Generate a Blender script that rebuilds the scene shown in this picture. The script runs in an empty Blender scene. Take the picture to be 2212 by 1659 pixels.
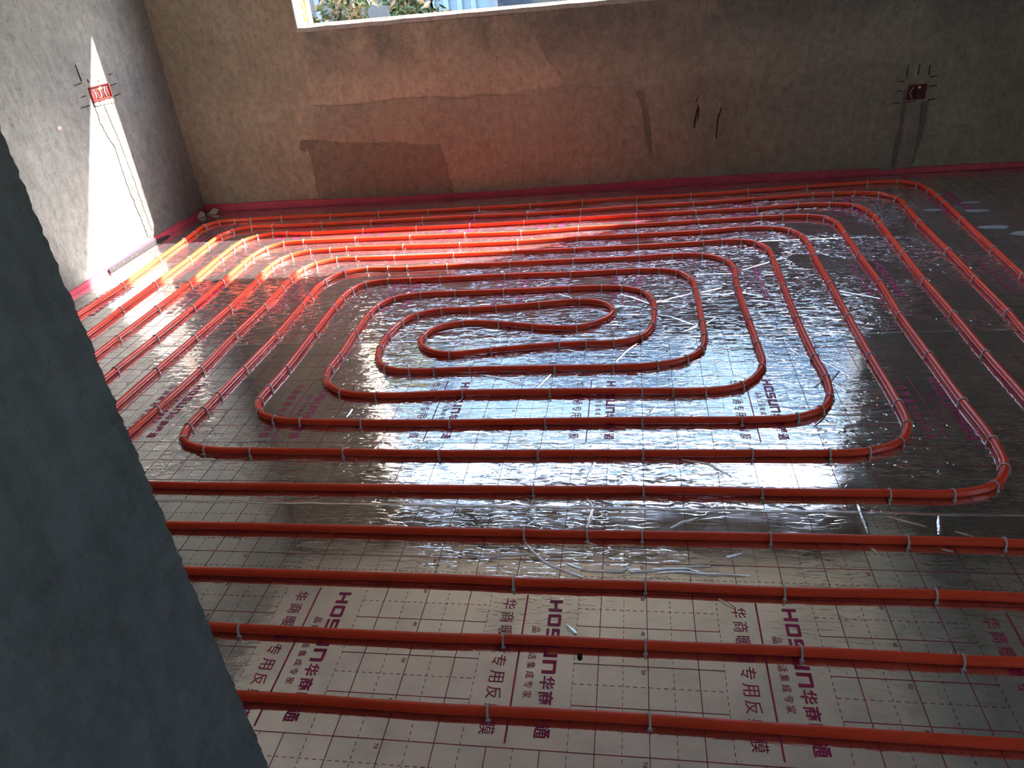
import bpy, bmesh, math, random
from mathutils import Vector, Matrix, noise as mnoise

scene = bpy.context.scene
COL = scene.collection
random.seed(7)

# ---------------------------------------------------------------- camera, sky, sun, exposure
CAM_R = Vector((0.98683557, 0.13591314, -0.08765377))
CAM_U = Vector((0.00868359, 0.49667592, 0.86789263))
CAM_F = Vector((-0.16149353, 0.85722847, -0.48895725))
cam_data = bpy.data.cameras.new('camera')
cam = bpy.data.objects.new('camera', cam_data)
COL.objects.link(cam)
m = Matrix((CAM_R, CAM_U, -CAM_F)).transposed().to_4x4()
m.translation = Vector((-0.0186578, -1.5681563, 1.2707278))
cam.matrix_world = m
cam_data.sensor_width = 36.0
cam_data.lens = 1640.0 / 2212.0 * 36.0
cam_data.clip_start = 0.05
cam_data.clip_end = 500
scene.camera = cam

SUN_DIR = Vector((1.51, 1.0, 1.58)).normalized()          # towards the sun
world = bpy.data.worlds.new('sky'); scene.world = world
world.use_nodes = True
wn = world.node_tree.nodes; wl = world.node_tree.links
wn.clear()
wo = wn.new('ShaderNodeOutputWorld'); wb = wn.new('ShaderNodeBackground')
sky = wn.new('ShaderNodeTexSky'); sky.sky_type = 'NISHITA'; sky.sun_disc = False
sky.sun_elevation = math.asin(SUN_DIR.z)
sky.sun_rotation = math.atan2(SUN_DIR.x, SUN_DIR.y)
sky.air_density = 1.0; sky.dust_density = 1.2; sky.ozone_density = 1.0
wb.inputs['Strength'].default_value = 0.78
wl.new(sky.outputs[0], wb.inputs[0]); wl.new(wb.outputs[0], wo.inputs[0])

sun_data = bpy.data.lights.new('sun', 'SUN'); sun_data.energy = 13.0; sun_data.angle = math.radians(0.6)
sun_data.color = (1.0, 0.93, 0.83)
sun = bpy.data.objects.new('sun', sun_data); COL.objects.link(sun)
sun.rotation_euler = SUN_DIR.to_track_quat('Z', 'Y').to_euler()
sun.location = (6, 6, 8)

scene.view_settings.view_transform = 'Standard'
scene.view_settings.look = 'None'
scene.view_settings.gamma = 1.0
scene.view_settings.use_curve_mapping = False
scene.view_settings.exposure = 1.65
scene.cycles.use_denoising = True
scene.cycles.max_bounces = 6
scene.cycles.diffuse_bounces = 4
scene.cycles.glossy_bounces = 4
scene.cycles.transmission_bounces = 0
scene.cycles.volume_bounces = 0
scene.cycles.blur_glossy = 0.3
scene.cycles.use_adaptive_sampling = True
scene.cycles.adaptive_threshold = 0.12

# ---------------------------------------------------------------- helpers
def new_mat(name):
    mt = bpy.data.materials.new(name); mt.use_nodes = True
    nt = mt.node_tree; b = nt.nodes['Principled BSDF']
    return mt, nt, b

def N(nt, kind, **kw):
    n = nt.nodes.new(kind)
    for k, v in kw.items():
        if k.startswith('i_'):
            key = k[2:].replace('_', ' ')
            n.inputs[key].default_value = v
        else:
            setattr(n, k, v)
    return n

def ramp(nt, src, stops):
    r = nt.nodes.new('ShaderNodeValToRGB')
    el = r.color_ramp.elements
    while len(el) < len(stops): el.new(0.5)
    for e, (p, c) in zip(el, stops):
        e.position = p; e.color = (*c, 1) if len(c) == 3 else c
    nt.links.new(src, r.inputs[0])
    return r

def coords(nt, scale=(1, 1, 1), rot=(0, 0, 0), loc=(0, 0, 0)):
    tc = nt.nodes.new('ShaderNodeTexCoord'); mp = nt.nodes.new('ShaderNodeMapping')
    mp.inputs['Scale'].default_value = scale; mp.inputs['Rotation'].default_value = rot
    mp.inputs['Location'].default_value = loc
    nt.links.new(tc.outputs['Object'], mp.inputs[0])
    return mp.outputs[0]

def mix(nt, fac, a, b, blend='MIX'):
    x = nt.nodes.new('ShaderNodeMix'); x.data_type = 'RGBA'; x.blend_type = blend
    for sock, v in ((x.inputs[0], fac), (x.inputs[6], a), (x.inputs[7], b)):
        if hasattr(v, 'links'): nt.links.new(v, sock)
        elif isinstance(v, (int, float)): sock.default_value = v
        else: sock.default_value = (*v, 1)
    return x.outputs[2]

def simple(name, col, rough=0.6, metal=0.0, vary=0.12, scale=30, spec=0.5):
    mt, nt, b = new_mat(name)
    n = N(nt, 'ShaderNodeTexNoise', i_Scale=scale, i_Detail=5.0)
    nt.links.new(coords(nt), n.inputs['Vector'])
    lo = tuple(c * (1 - vary) for c in col); hi = tuple(min(1, c * (1 + vary)) for c in col)
    r = ramp(nt, n.outputs[0], [(0.3, lo), (0.7, hi)])
    nt.links.new(r.outputs[0], b.inputs['Base Color'])
    b.inputs['Roughness'].default_value = rough; b.inputs['Metallic'].default_value = metal
    b.inputs['Specular IOR Level'].default_value = spec
    return mt

def plaster(name, c_lo, c_hi, stain=None, bump=0.004, streak=(6, 6, 1.2), pit=0.42, rough_scale=60, grain=0.25):
    """cement render: cloudy tone, dark pits, vertical trowel streaks, optional stain patches"""
    mt, nt, b = new_mat(name)
    cloud = N(nt, 'ShaderNodeTexNoise', i_Scale=2.2, i_Detail=4.0, i_Roughness=0.62)
    nt.links.new(coords(nt), cloud.inputs['Vector'])
    col = ramp(nt, cloud.outputs[0], [(0.3, c_lo), (0.7, c_hi)]).outputs[0]
    st = N(nt, 'ShaderNodeTexNoise', i_Scale=6.0, i_Detail=4.0, i_Roughness=0.7)
    nt.links.new(coords(nt, streak), st.inputs['Vector'])
    sr = ramp(nt, st.outputs[0], [(0.38, (0.72, 0.72, 0.72)), (0.6, (1.08, 1.08, 1.08))]).outputs[0]
    col = mix(nt, grain, col, sr, 'MULTIPLY')
    if stain:
        sn = N(nt, 'ShaderNodeTexNoise', i_Scale=2.6, i_Detail=6.0, i_Roughness=0.72, i_Distortion=0.6)
        nt.links.new(coords(nt, (1, 1, 0.7), loc=(3.1, 0.2, 1.7)), sn.inputs['Vector'])
        sm = ramp(nt, sn.outputs[0], [(0.36, (0, 0, 0)), (0.58, (1, 1, 1))]).outputs[0]
        tc = nt.nodes.new('ShaderNodeTexCoord'); sp = nt.nodes.new('ShaderNodeSeparateXYZ'); nt.links.new(tc.outputs['Object'], sp.inputs[0])
        mz = N(nt, 'ShaderNodeMapRange'); nt.links.new(sp.outputs[2], mz.inputs[0]); mz.inputs[1].default_value = 0.70; mz.inputs[2].default_value = 0.90
        mx = N(nt, 'ShaderNodeMapRange'); nt.links.new(sp.outputs[0], mx.inputs[0]); mx.inputs[1].default_value = -1.93; mx.inputs[2].default_value = -1.85
        sm = mix(nt, 1.0, mix(nt, 1.0, sm, mz.outputs[0], 'MULTIPLY'), mx.outputs[0], 'MULTIPLY')
        col = mix(nt, sm, col, stain)
    mo = N(nt, 'ShaderNodeTexNoise', i_Scale=26.0, i_Detail=4.0, i_Roughness=0.75)
    nt.links.new(coords(nt, (1, 1, 0.8)), mo.inputs['Vector'])
    col = mix(nt, 0.85, col, ramp(nt, mo.outputs[0], [(0.33, (0.72, 0.72, 0.72)), (0.62, (1.1, 1.1, 1.1))]).outputs[0], 'MULTIPLY')
    pits = N(nt, 'ShaderNodeTexNoise', i_Scale=120.0, i_Detail=2.0, i_Roughness=0.75)
    nt.links.new(coords(nt, (1, 1, 0.55)), pits.inputs['Vector'])
    pr = ramp(nt, pits.outputs[0], [(0.27, (pit, pit, pit)), (0.41, (1, 1, 1))]).outputs[0]
    col = mix(nt, 0.9, col, pr, 'MULTIPLY')
    nt.links.new(col, b.inputs['Base Color'])
    b.inputs['Roughness'].default_value = 0.92
    b.inputs['Specular IOR Level'].default_value = 0.2
    f = N(nt, 'ShaderNodeTexNoise', i_Scale=rough_scale, i_Detail=3.0, i_Roughness=0.7)
    nt.links.new(coords(nt, (1, 1, 0.45)), f.inputs['Vector'])
    bp = N(nt, 'ShaderNodeBump'); bp.inputs['Strength'].default_value = 0.8; bp.inputs['Distance'].default_value = bump
    nt.links.new(f.outputs[0], bp.inputs['Height']); nt.links.new(bp.outputs[0], b.inputs['Normal'])
    return mt

def foil(name, wrinkle, tint=(0.80, 0.80, 0.80), rough=0.05, seed=0.0):
    """aluminium faced film: mirror metal broken by streaky rolling marks and crumpled facets"""
    mt, nt, b = new_mat(name)
    b.inputs['Metallic'].default_value = 0.95
    dirt = N(nt, 'ShaderNodeTexNoise', noise_dimensions='2D', i_Scale=9.0, i_Detail=4.0, i_Roughness=0.7)
    nt.links.new(coords(nt, (1, 1.4, 1), loc=(seed, 0, 0)), dirt.inputs['Vector'])
    col = ramp(nt, dirt.outputs[0], [(0.3, tuple(c * 0.86 for c in tint)), (0.65, tint)]).outputs[0]
    nt.links.new(col, b.inputs['Base Color'])
    rr = N(nt, 'ShaderNodeMapRange'); rr.inputs[1].default_value = 0.35; rr.inputs[2].default_value = 0.75
    rr.inputs[3].default_value = rough; rr.inputs[4].default_value = rough + 0.08
    nt.links.new(dirt.outputs[0], rr.inputs[0]); nt.links.new(rr.outputs[0], b.inputs['Roughness'])
    # crumpled facets, stretched along the roll: distorted cells whose cone slopes catch the light
    wob = N(nt, 'ShaderNodeTexNoise', noise_dimensions='2D', i_Scale=11.0, i_Detail=3.0)
    nt.links.new(coords(nt, (1, 1, 1), loc=(seed, 0.4, 0)), wob.inputs['Vector'])
    vs = N(nt, 'ShaderNodeVectorMath', operation='MULTIPLY_ADD'); vs.inputs[1].default_value = (1.6, 1.6, 0.0)
    nt.links.new(wob.outputs['Color'], vs.inputs[0])
    nt.links.new(coords(nt, (9, 30, 0), rot=(0, 0, 0.06), loc=(seed, 1.3, 0)), vs.inputs[2])
    a = N(nt, 'ShaderNodeTexVoronoi', voronoi_dimensions='2D', feature='F1', i_Scale=1.0); nt.links.new(vs.outputs[0], a.inputs['Vector'])
    vs2 = N(nt, 'ShaderNodeVectorMath', operation='MULTIPLY_ADD'); vs2.inputs[1].default_value = (1.8, 1.8, 0.0)
    nt.links.new(wob.outputs['Color'], vs2.inputs[0])
    nt.links.new(coords(nt, (24, 62, 0), rot=(0, 0, -0.25), loc=(2.0, seed, 0)), vs2.inputs[2])
    c = N(nt, 'ShaderNodeTexVoronoi', voronoi_dimensions='2D', feature='F1', i_Scale=1.0); nt.links.new(vs2.outputs[0], c.inputs['Vector'])
    d = N(nt, 'ShaderNodeTexNoise', noise_dimensions='2D', i_Scale=1.0, i_Detail=3.0, i_Roughness=0.5)
    nt.links.new(coords(nt, (4, 7, 1), rot=(0, 0, 0.3), loc=(seed, 0.7, 0)), d.inputs['Vector'])
    # how crumpled the film is varies from place to place
    w = N(nt, 'ShaderNodeTexNoise', noise_dimensions='2D', i_Scale=2.3, i_Detail=3.0)
    nt.links.new(coords(nt, (1, 1, 1), loc=(5 + seed, 2, 0)), w.inputs['Vector'])
    wm = ramp(nt, w.outputs[0], [(0.38, (0.15, 0.15, 0.15)), (0.60, (1, 1, 1))]).outputs[0]
    # and the film lies flatter towards the grey wall
    tc = nt.nodes.new('ShaderNodeTexCoord'); sp = nt.nodes.new('ShaderNodeSeparateXYZ'); nt.links.new(tc.outputs['Object'], sp.inputs[0])
    mx = N(nt, 'ShaderNodeMapRange'); nt.links.new(sp.outputs[0], mx.inputs[0]); mx.inputs[1].default_value = -2.5; mx.inputs[2].default_value = -1.8
    mx.inputs[3].default_value = 0.12; mx.inputs[4].default_value = 1.0
    m0 = N(nt, 'ShaderNodeMath', operation='MULTIPLY'); nt.links.new(wm, m0.inputs[0]); nt.links.new(mx.outputs[0], m0.inputs[1])
    ms = N(nt, 'ShaderNodeMath', operation='MULTIPLY'); ms.inputs[1].default_value = wrinkle
    nt.links.new(m0.outputs[0], ms.inputs[0])
    h1 = N(nt, 'ShaderNodeTexNoise', noise_dimensions='2D', i_Scale=1.0, i_Detail=1.0)
    nt.links.new(coords(nt, (16, 95, 1), rot=(0, 0, 0.10), loc=(seed, 0.2, 0)), h1.inputs['Vector'])
    h2 = N(nt, 'ShaderNodeTexNoise', noise_dimensions='2D', i_Scale=1.0, i_Detail=1.0, i_Distortion=0.8)
    nt.links.new(coords(nt, (22, 75, 1), rot=(0, 0, -0.45), loc=(0.3, seed, 0)), h2.inputs['Vector'])
    def stroke(o, lo, hi):
        r = N(nt, 'ShaderNodeMapRange'); nt.links.new(o, r.inputs[0]); r.inputs[1].default_value = lo; r.inputs[2].default_value = hi; return r.outputs[0]
    total = None
    for src, dist in ((d.outputs[0], 0.0035), (a.outputs['Distance'], 0.0024), (c.outputs['Distance'], 0.0010), (stroke(h1.outputs[0], 0.58, 0.66), 0.0016), (stroke(h2.outputs[0], 0.60, 0.67), 0.0016)):
        mm = N(nt, 'ShaderNodeMath', operation='MULTIPLY_ADD'); nt.links.new(src, mm.inputs[0]); mm.inputs[1].default_value = dist * 1000
        if total: nt.links.new(total, mm.inputs[2])
        else: mm.inputs[2].default_value = 0.0
        total = mm.outputs[0]
    bp = N(nt, 'ShaderNodeBump'); bp.inputs['Distance'].default_value = 0.001
    nt.links.new(ms.outputs[0], bp.inputs['Strength']); nt.links.new(total, bp.inputs['Height'])
    nt.links.new(bp.outputs[0], b.inputs['Normal'])
    return mt

def tag(o, label=None, cat=None, group=None, kind=None):
    if label: o['label'] = label
    if cat: o['category'] = cat
    if group: o['group'] = group
    if kind: o['kind'] = kind
    return o

def empty(name, loc=(0, 0, 0)):
    o = bpy.data.objects.new(name, None); COL.objects.link(o); o.location = loc
    o.empty_display_size = 0.1
    return o

def obj(name, mesh, mat=None, parent=None, loc=None, rotz=None):
    o = bpy.data.objects.new(name, mesh); COL.objects.link(o)
    if mat and not mesh.materials: mesh.materials.append(mat)
    if parent: o.parent = parent
    if loc: o.location = loc
    if rotz is not None: o.rotation_euler = (0, 0, rotz)
    return o

def mesh_from(name, verts, faces, smooth=False):
    me = bpy.data.meshes.new(name); me.from_pydata([tuple(v) for v in verts], [], faces)
    me.validate(); me.update()
    if smooth:
        for p in me.polygons: p.use_smooth = True
    return me

def fix_normals(me):
    bm = bmesh.new(); bm.from_mesh(me); bmesh.ops.recalc_face_normals(bm, faces=bm.faces); bm.to_mesh(me); bm.free()
    return me

class MB:
    def __init__(s): s.v = []; s.f = []
    def box(s, x0, x1, y0, y1, z0, z1):
        b = len(s.v)
        s.v += [(x0, y0, z0), (x1, y0, z0), (x1, y1, z0), (x0, y1, z0), (x0, y0, z1), (x1, y0, z1), (x1, y1, z1), (x0, y1, z1)]
        s.f += [tuple(b + i for i in q) for q in ((3, 2, 1, 0), (4, 5, 6, 7), (0, 1, 5, 4), (1, 2, 6, 5), (2, 3, 7, 6), (3, 0, 4, 7))]
        return s
    def quad(s, a, b_, c, d):
        k = len(s.v); s.v += [a, b_, c, d]; s.f.append((k, k + 1, k + 2, k + 3)); return s
    def tube(s, pts, rad, n=8, caps=True, up=Vector((0, 0, 1))):
        k0 = len(s.v); P = [Vector(p) for p in pts]
        R = rad if isinstance(rad, (list, tuple)) else [rad] * len(P)
        for i, p in enumerate(P):
            t = (P[min(i + 1, len(P) - 1)] - P[max(i - 1, 0)]).normalized()
            a = t.cross(up)
            if a.length < 1e-4: a = t.cross(Vector((1, 0, 0)))
            a.normalize(); b_ = a.cross(t)
            for j in range(n):
                w = 2 * math.pi * j / n
                s.v.append(tuple(p + (a * math.cos(w) + b_ * math.sin(w)) * R[i]))
        for i in range(len(P) - 1):
            for j in range(n):
                s.f.append((k0 + i * n + j, k0 + i * n + (j + 1) % n, k0 + (i + 1) * n + (j + 1) % n, k0 + (i + 1) * n + j))
        if caps:
            s.f.append(tuple(k0 + j for j in range(n))[::-1]); e = k0 + (len(P) - 1) * n
            s.f.append(tuple(e + j for j in range(n)))
        return s
    def mesh(s, name, smooth=False): return fix_normals(mesh_from(name, s.v, s.f, smooth))

def wall_y(x): return 3.015 + 0.021 * x                   # the window wall is a hair off square

def prism_wall(name, outline, y0, y1, mat, parent):
    """outline in (x, z) on the window wall, extruded from y0 to y1 in front of it (negative = into the room)"""
    n = len(outline)
    v = [(x, wall_y(x) + y0, z) for x, z in outline] + [(x, wall_y(x) + y1, z) for x, z in outline]
    f = [tuple(range(n)), tuple(range(2 * n - 1, n - 1, -1))] + [(i, i + n, (i + 1) % n + n, (i + 1) % n) for i in range(n)]
    return obj(name, fix_normals(mesh_from(name, v, f)), mat, parent)

def prism_left(name, outline, x0, x1, mat, parent):
    """outline in (y, z) on the left wall"""
    n = len(outline)
    v = [(LEFT_X + x0, y, z) for y, z in outline] + [(LEFT_X + x1, y, z) for y, z in outline]
    f = [tuple(range(n)), tuple(range(2 * n - 1, n - 1, -1))] + [(i, i + n, (i + 1) % n + n, (i + 1) % n) for i in range(n)]
    return obj(name, fix_normals(mesh_from(name, v, f)), mat, parent)

def ragged(pts, step=0.02, amp=0.006, seed=1):
    """breaks a closed outline into short steps with a crumbly edge"""
    rnd = random.Random(seed); out = []
    for i, a in enumerate(pts):
        b_ = pts[(i + 1) % len(pts)]
        d = math.hypot(b_[0] - a[0], b_[1] - a[1]); k = max(1, int(d / step))
        for j in range(k):
            t = j / k
            out.append((a[0] + (b_[0] - a[0]) * t + rnd.uniform(-amp, amp), a[1] + (b_[1] - a[1]) * t + rnd.uniform(-amp, amp)))
    return out

# ---------------------------------------------------------------- materials
M_WALL = plaster('plaster window wall', (0.29, 0.265, 0.20), (0.39, 0.355, 0.27), stain=(0.20, 0.195, 0.165))
M_COAT = plaster('plaster lower coat', (0.27, 0.245, 0.185), (0.35, 0.315, 0.24))
M_DARK = plaster('plaster dark patch', (0.19, 0.168, 0.13), (0.24, 0.21, 0.16), bump=0.002)
M_LIGHT = plaster('plaster light panel', (0.38, 0.335, 0.25), (0.45, 0.395, 0.295), stain=(0.20, 0.195, 0.165))
M_LEFT = plaster('plaster left wall', (0.165, 0.167, 0.160), (0.235, 0.236, 0.226), streak=(5, 5, 1.4), grain=0.38)
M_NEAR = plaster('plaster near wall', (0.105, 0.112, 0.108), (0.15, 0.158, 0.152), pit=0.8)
M_RIGHT = plaster('plaster right wall', (0.32, 0.36, 0.34), (0.42, 0.47, 0.44))
M_CEIL = plaster('plaster ceiling', (0.54, 0.56, 0.50), (0.65, 0.67, 0.60))
M_ROUGH = plaster('rough chase mortar', (0.12, 0.115, 0.105), (0.23, 0.215, 0.20), bump=0.02, pit=0.3, rough_scale=45)
M_CHASE = plaster('chase mortar', (0.26, 0.22, 0.185), (0.34, 0.29, 0.24))
M_WET = plaster('damp mortar', (0.155, 0.145, 0.12), (0.21, 0.195, 0.16))
M_REVEAL = plaster('reveal plaster', (0.42, 0.40, 0.36), (0.52, 0.49, 0.44), pit=0.75)
M_BRICK = plaster('pinkish render', (0.44, 0.31, 0.26), (0.56, 0.42, 0.36))
M_RUBBLE = plaster('rubble groove', (0.20, 0.12, 0.08), (0.42, 0.28, 0.19), bump=0.02, pit=0.3)
M_SLAB = plaster('concrete slab', (0.22, 0.21, 0.20), (0.30, 0.29, 0.27))
M_CUT = simple('saw cut', (0.015, 0.014, 0.013), 0.95)
M_FOAM = simple('yellow foam', (0.85, 0.50, 0.05), 0.8, vary=0.35, scale=60)
M_PINK = simple('pink edge foam', (0.55, 0.055, 0.10), 0.55, vary=0.15, scale=20)
M_PRINT = simple('red print', (0.42, 0.015, 0.12), 0.5, vary=0.05)
M_GRID = simple('grid print', (0.27, 0.015, 0.06), 0.5, vary=0.05)
M_PIPE = simple('orange red pipe', (0.93, 0.075, 0.026), 0.28, vary=0.04, scale=8)
M_CLIP = simple('white plastic clip', (0.62, 0.58, 0.58), 0.5, vary=0.05)
M_BOX = simple('red plastic box', (0.28, 0.018, 0.016), 0.5)
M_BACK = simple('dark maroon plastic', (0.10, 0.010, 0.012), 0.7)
M_BLACK = simple('black tape', (0.022, 0.022, 0.024), 0.6)
M_WHITE = simple('white paper', (0.55, 0.50, 0.44), 0.8)
M_STONE = simple('dark stone', (0.012, 0.012, 0.013), 0.8)
M_SPLASH = simple('dried mortar', (0.33, 0.32, 0.29), 0.9)
M_WIRE_W = simple('white wire', (0.75, 0.72, 0.68), 0.4)
M_WIRE_Y = simple('yellow wire', (0.75, 0.50, 0.06), 0.4)
M_WIRE_B = simple('blue wire', (0.06, 0.10, 0.28), 0.4)
M_BARK = simple('bark', (0.045, 0.035, 0.028), 0.9, vary=0.3, scale=12)
M_LEAF = simple('green leaf', (0.075, 0.11, 0.035), 0.5, vary=0.6, scale=5)
M_LEAF2 = simple('young tan leaf', (0.36, 0.25, 0.14), 0.5, vary=0.4, scale=5)
M_SIDING = simple('pale siding', (0.21, 0.275, 0.305), 0.6, vary=0.05)
M_GLASS = simple('dark window glass', (0.035, 0.05, 0.065), 0.08, spec=0.8)
M_FRAME = simple('grey frame', (0.18, 0.20, 0.22), 0.5)
M_ROOF = simple('grey roof', (0.20, 0.19, 0.19), 0.8)
M_LAWN = simple('dusty ground', (0.24, 0.21, 0.16), 0.95, vary=0.35, scale=3)
M_FOILS = [foil('foil strip %d' % i, w, seed=i * 3.7) for i, w in enumerate((0.12, 0.10, 0.38, 1.0, 1.0))]
M_CREASE = foil('foil crease', 0.3, tint=(0.9, 0.9, 0.9), rough=0.16, seed=2.2)

# ---------------------------------------------------------------- the room
LEFT_X = -2.78
RIGHT_X = 4.3
BACK_Y = -3.6
CEIL = 2.88
WX0, WX1, SILL, HEAD, DEPTH = -1.912, 1.43, 1.012, 2.42, 0.245
BLOCK_X, BLOCK_Y = -0.55, -0.935
FILL_GAP = (-3.10, -1.60)                                     # unseen opening added for fill light, behind the camera's right shoulder

floor = tag(obj('floor', MB().box(LEFT_X - 0.2, RIGHT_X + 0.2, BACK_Y - 0.2, 3.4, -0.25, -0.004).mesh('floor'), M_SLAB), 'concrete floor slab under the foil', kind='structure')
ceiling = tag(obj('ceiling', MB().box(LEFT_X - 0.2, RIGHT_X + 0.2, BACK_Y - 0.2, 3.4, CEIL, CEIL + 0.2).mesh('ceiling'), M_CEIL), 'plastered ceiling', kind='structure')

def wall_piece(b, x0, x1, z0, z1):
    k = len(b.v)
    for x in (x0, x1):
        for dy in (0, DEPTH):
            for z in (z0, z1): b.v.append((x, wall_y(x) + dy, z))
    b.f += [tuple(k + i for i in q) for q in ((0, 1, 3, 2), (4, 6, 7, 5), (0, 4, 5, 1), (2, 3, 7, 6), (0, 2, 6, 4), (1, 5, 7, 3))]
b = MB()
wall_piece(b, LEFT_X - 0.2, WX0, -0.25, CEIL + 0.2)
wall_piece(b, WX0, WX1, -0.25, SILL)
wall_piece(b, WX0, WX1, HEAD, CEIL + 0.2)
wall_piece(b, WX1, RIGHT_X + 0.2, -0.25, CEIL + 0.2)
wall_back = tag(obj('wall_back', b.mesh('wall_back'), M_WALL), 'brown cement rendered wall under the window', kind='structure')
wall_left = tag(obj('wall_left', MB().box(LEFT_X - 0.2, LEFT_X, BACK_Y - 0.2, 3.2, -0.25, CEIL + 0.2).mesh('wall_left'), M_LEFT), 'grey cement rendered wall with a patch of sunlight', kind='structure')
wall_right = tag(obj('wall_right', MB().box(RIGHT_X, RIGHT_X + 0.2, BACK_Y - 0.2, FILL_GAP[0], -0.25, CEIL + 0.2).box(RIGHT_X, RIGHT_X + 0.2, FILL_GAP[1], 3.4, -0.25, CEIL + 0.2).box(RIGHT_X, RIGHT_X + 0.2, FILL_GAP[0], FILL_GAP[1], 2.05, CEIL + 0.2).box(RIGHT_X, RIGHT_X + 0.2, FILL_GAP[0], FILL_GAP[1], -0.25, 1.35).mesh('wall_right'), M_RIGHT), 'grey rendered wall with an unseen high opening added for fill light', kind='structure')
wall_front = tag(obj('wall_front', MB().box(LEFT_X - 0.2, RIGHT_X + 0.2, BACK_Y - 0.2, BACK_Y, -0.25, CEIL + 0.2).mesh('wall_front'), M_RIGHT), 'grey rendered wall', kind='structure')

# the near wall end whose rough corner cuts across the view: gridded so that its arris can be uneven
def near_wall():
    bmx = bmesh.new(); rows = 800; H = CEIL
    rnd = random.Random(3)
    rings = []
    for i in range(rows + 1):
        z = -0.004 + H * i / rows
        lean = -0.022 * min(z, 1.4) / 1.2
        j = mnoise.noise((0, 0, z * 130)) * 0.0035 + mnoise.noise((0, 5, z * 45)) * 0.0030 + mnoise.noise((3, 0, z * 14)) * 0.002
        x = BLOCK_X + lean
        pts = [(x - 0.002, BACK_Y), (x + mnoise.noise((7, 0, z * 20)) * 0.001, BLOCK_Y - 0.05),
               (x + j - 0.001, BLOCK_Y - 0.006), (x - 0.007, BLOCK_Y + j * .5), (x - 0.05, BLOCK_Y + 0.001), (LEFT_X, BLOCK_Y), (LEFT_X, BACK_Y)]
        rings.append([bmx.verts.new((px, py, z)) for px, py in pts])
    for i in range(rows):
        for k in range(7):
            bmx.faces.new((rings[i][k], rings[i][(k + 1) % 7], rings[i + 1][(k + 1) % 7], rings[i + 1][k]))
    bmx.faces.new(rings[0][::-1]); bmx.faces.new(rings[-1])
    bmesh.ops.recalc_face_normals(bmx, faces=bmx.faces)
    me = bpy.data.meshes.new('wall_near'); bmx.to_mesh(me); bmx.free()
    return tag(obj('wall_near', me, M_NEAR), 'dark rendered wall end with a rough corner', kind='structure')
near_wall()
shade_beam = tag(obj('trim_1', MB().box(1.62, 1.86, BACK_Y, 3.03, CEIL - 0.42, CEIL).mesh('trim_1'), M_RIGHT), 'unseen ceiling beam added to darken the ceiling beyond it', kind='structure')  # out of view, added so the ceiling to its right falls darker

# window opening: bare reveals and a sunlit sill
window = tag(empty('window_1', (-0.24, wall_y(-0.24), SILL)), 'bare window opening with pale plastered reveals', kind='structure')
def win_child(name, me, mat):
    o = obj(name, me, mat); o.parent = window; o.matrix_parent_inverse = Matrix.Translation(window.location).inverted(); return o
b = MB(); k = 0
def sill_mesh():
    n = 90; v = []; f = []
    for i in range(n + 1):
        x = WX0 + (WX1 - WX0) * i / n
        w = mnoise.noise((x * 9, 0, 0)) * 0.003 + mnoise.noise((x * 40, 2, 0)) * 0.0018
        for dy, z in ((-0.004 + w, SILL - 0.012 + w), (0.001 + w, SILL + 0.010 + w), (0.13, SILL + 0.013), (DEPTH, SILL + 0.004), (DEPTH, SILL - 0.012)):
            v.append((x, wall_y(x) + dy, z))
    for i in range(n):
        for j in range(5):
            f.append((i * 5 + j, i * 5 + (j + 1) % 5, (i + 1) * 5 + (j + 1) % 5, (i + 1) * 5 + j))
    f.append((0, 1, 2, 3, 4)); f.append(tuple(n * 5 + j for j in (4, 3, 2, 1, 0)))
    return fix_normals(mesh_from('sill', v, f))
win_child('window_sill', sill_mesh(), M_REVEAL)
y0 = wall_y(WX0)
b = MB().box(WX0 - 0.001, WX0 + 0.010, y0 - 0.002, y0 + 0.115, SILL + 0.013, HEAD)
win_child('inner_reveal', b.mesh('inner_reveal'), M_REVEAL)
win_child('outer_reveal', MB().box(WX0 - 0.001, WX0 + 0.012, y0 + 0.185, y0 + DEPTH, SILL + 0.004, HEAD).mesh('outer_reveal'), M_BRICK)
win_child('rubble_groove', MB().box(WX0 - 0.001, WX0 + 0.002, y0 + 0.115, y0 + 0.185, SILL + 0.008, HEAD).mesh('rubble_groove'), M_RUBBLE)
rnd = random.Random(5)
fm = bmesh.new()
for i in range(9):
    z = SILL + 0.055 + i * 0.0125
    mt4 = Matrix.Translation((WX0 + 0.004, y0 + 0.15 + rnd.uniform(-.012, .012), z)) @ Matrix.Diagonal((0.010, rnd.uniform(.016, .026), rnd.uniform(.012, .018), 1))
    bmesh.ops.create_icosphere(fm, subdivisions=2, radius=1.0, matrix=mt4)
me = bpy.data.meshes.new('foam'); fm.to_mesh(me); fm.free()
win_child('foam_filling', me, M_FOAM)
yr = wall_y(WX1)
win_child('far_reveal', MB().box(WX1 - 0.010, WX1 + 0.001, yr - 0.002, yr + DEPTH, SILL + 0.013, HEAD).mesh('far_reveal'), M_REVEAL)
win_child('outer_rail', MB().box(WX0, WX1, wall_y(-0.3) + DEPTH - 0.02, wall_y(-0.3) + DEPTH + 0.02, SILL - 0.02, SILL + 0.012).mesh('outer_rail'), M_BRICK)

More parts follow.
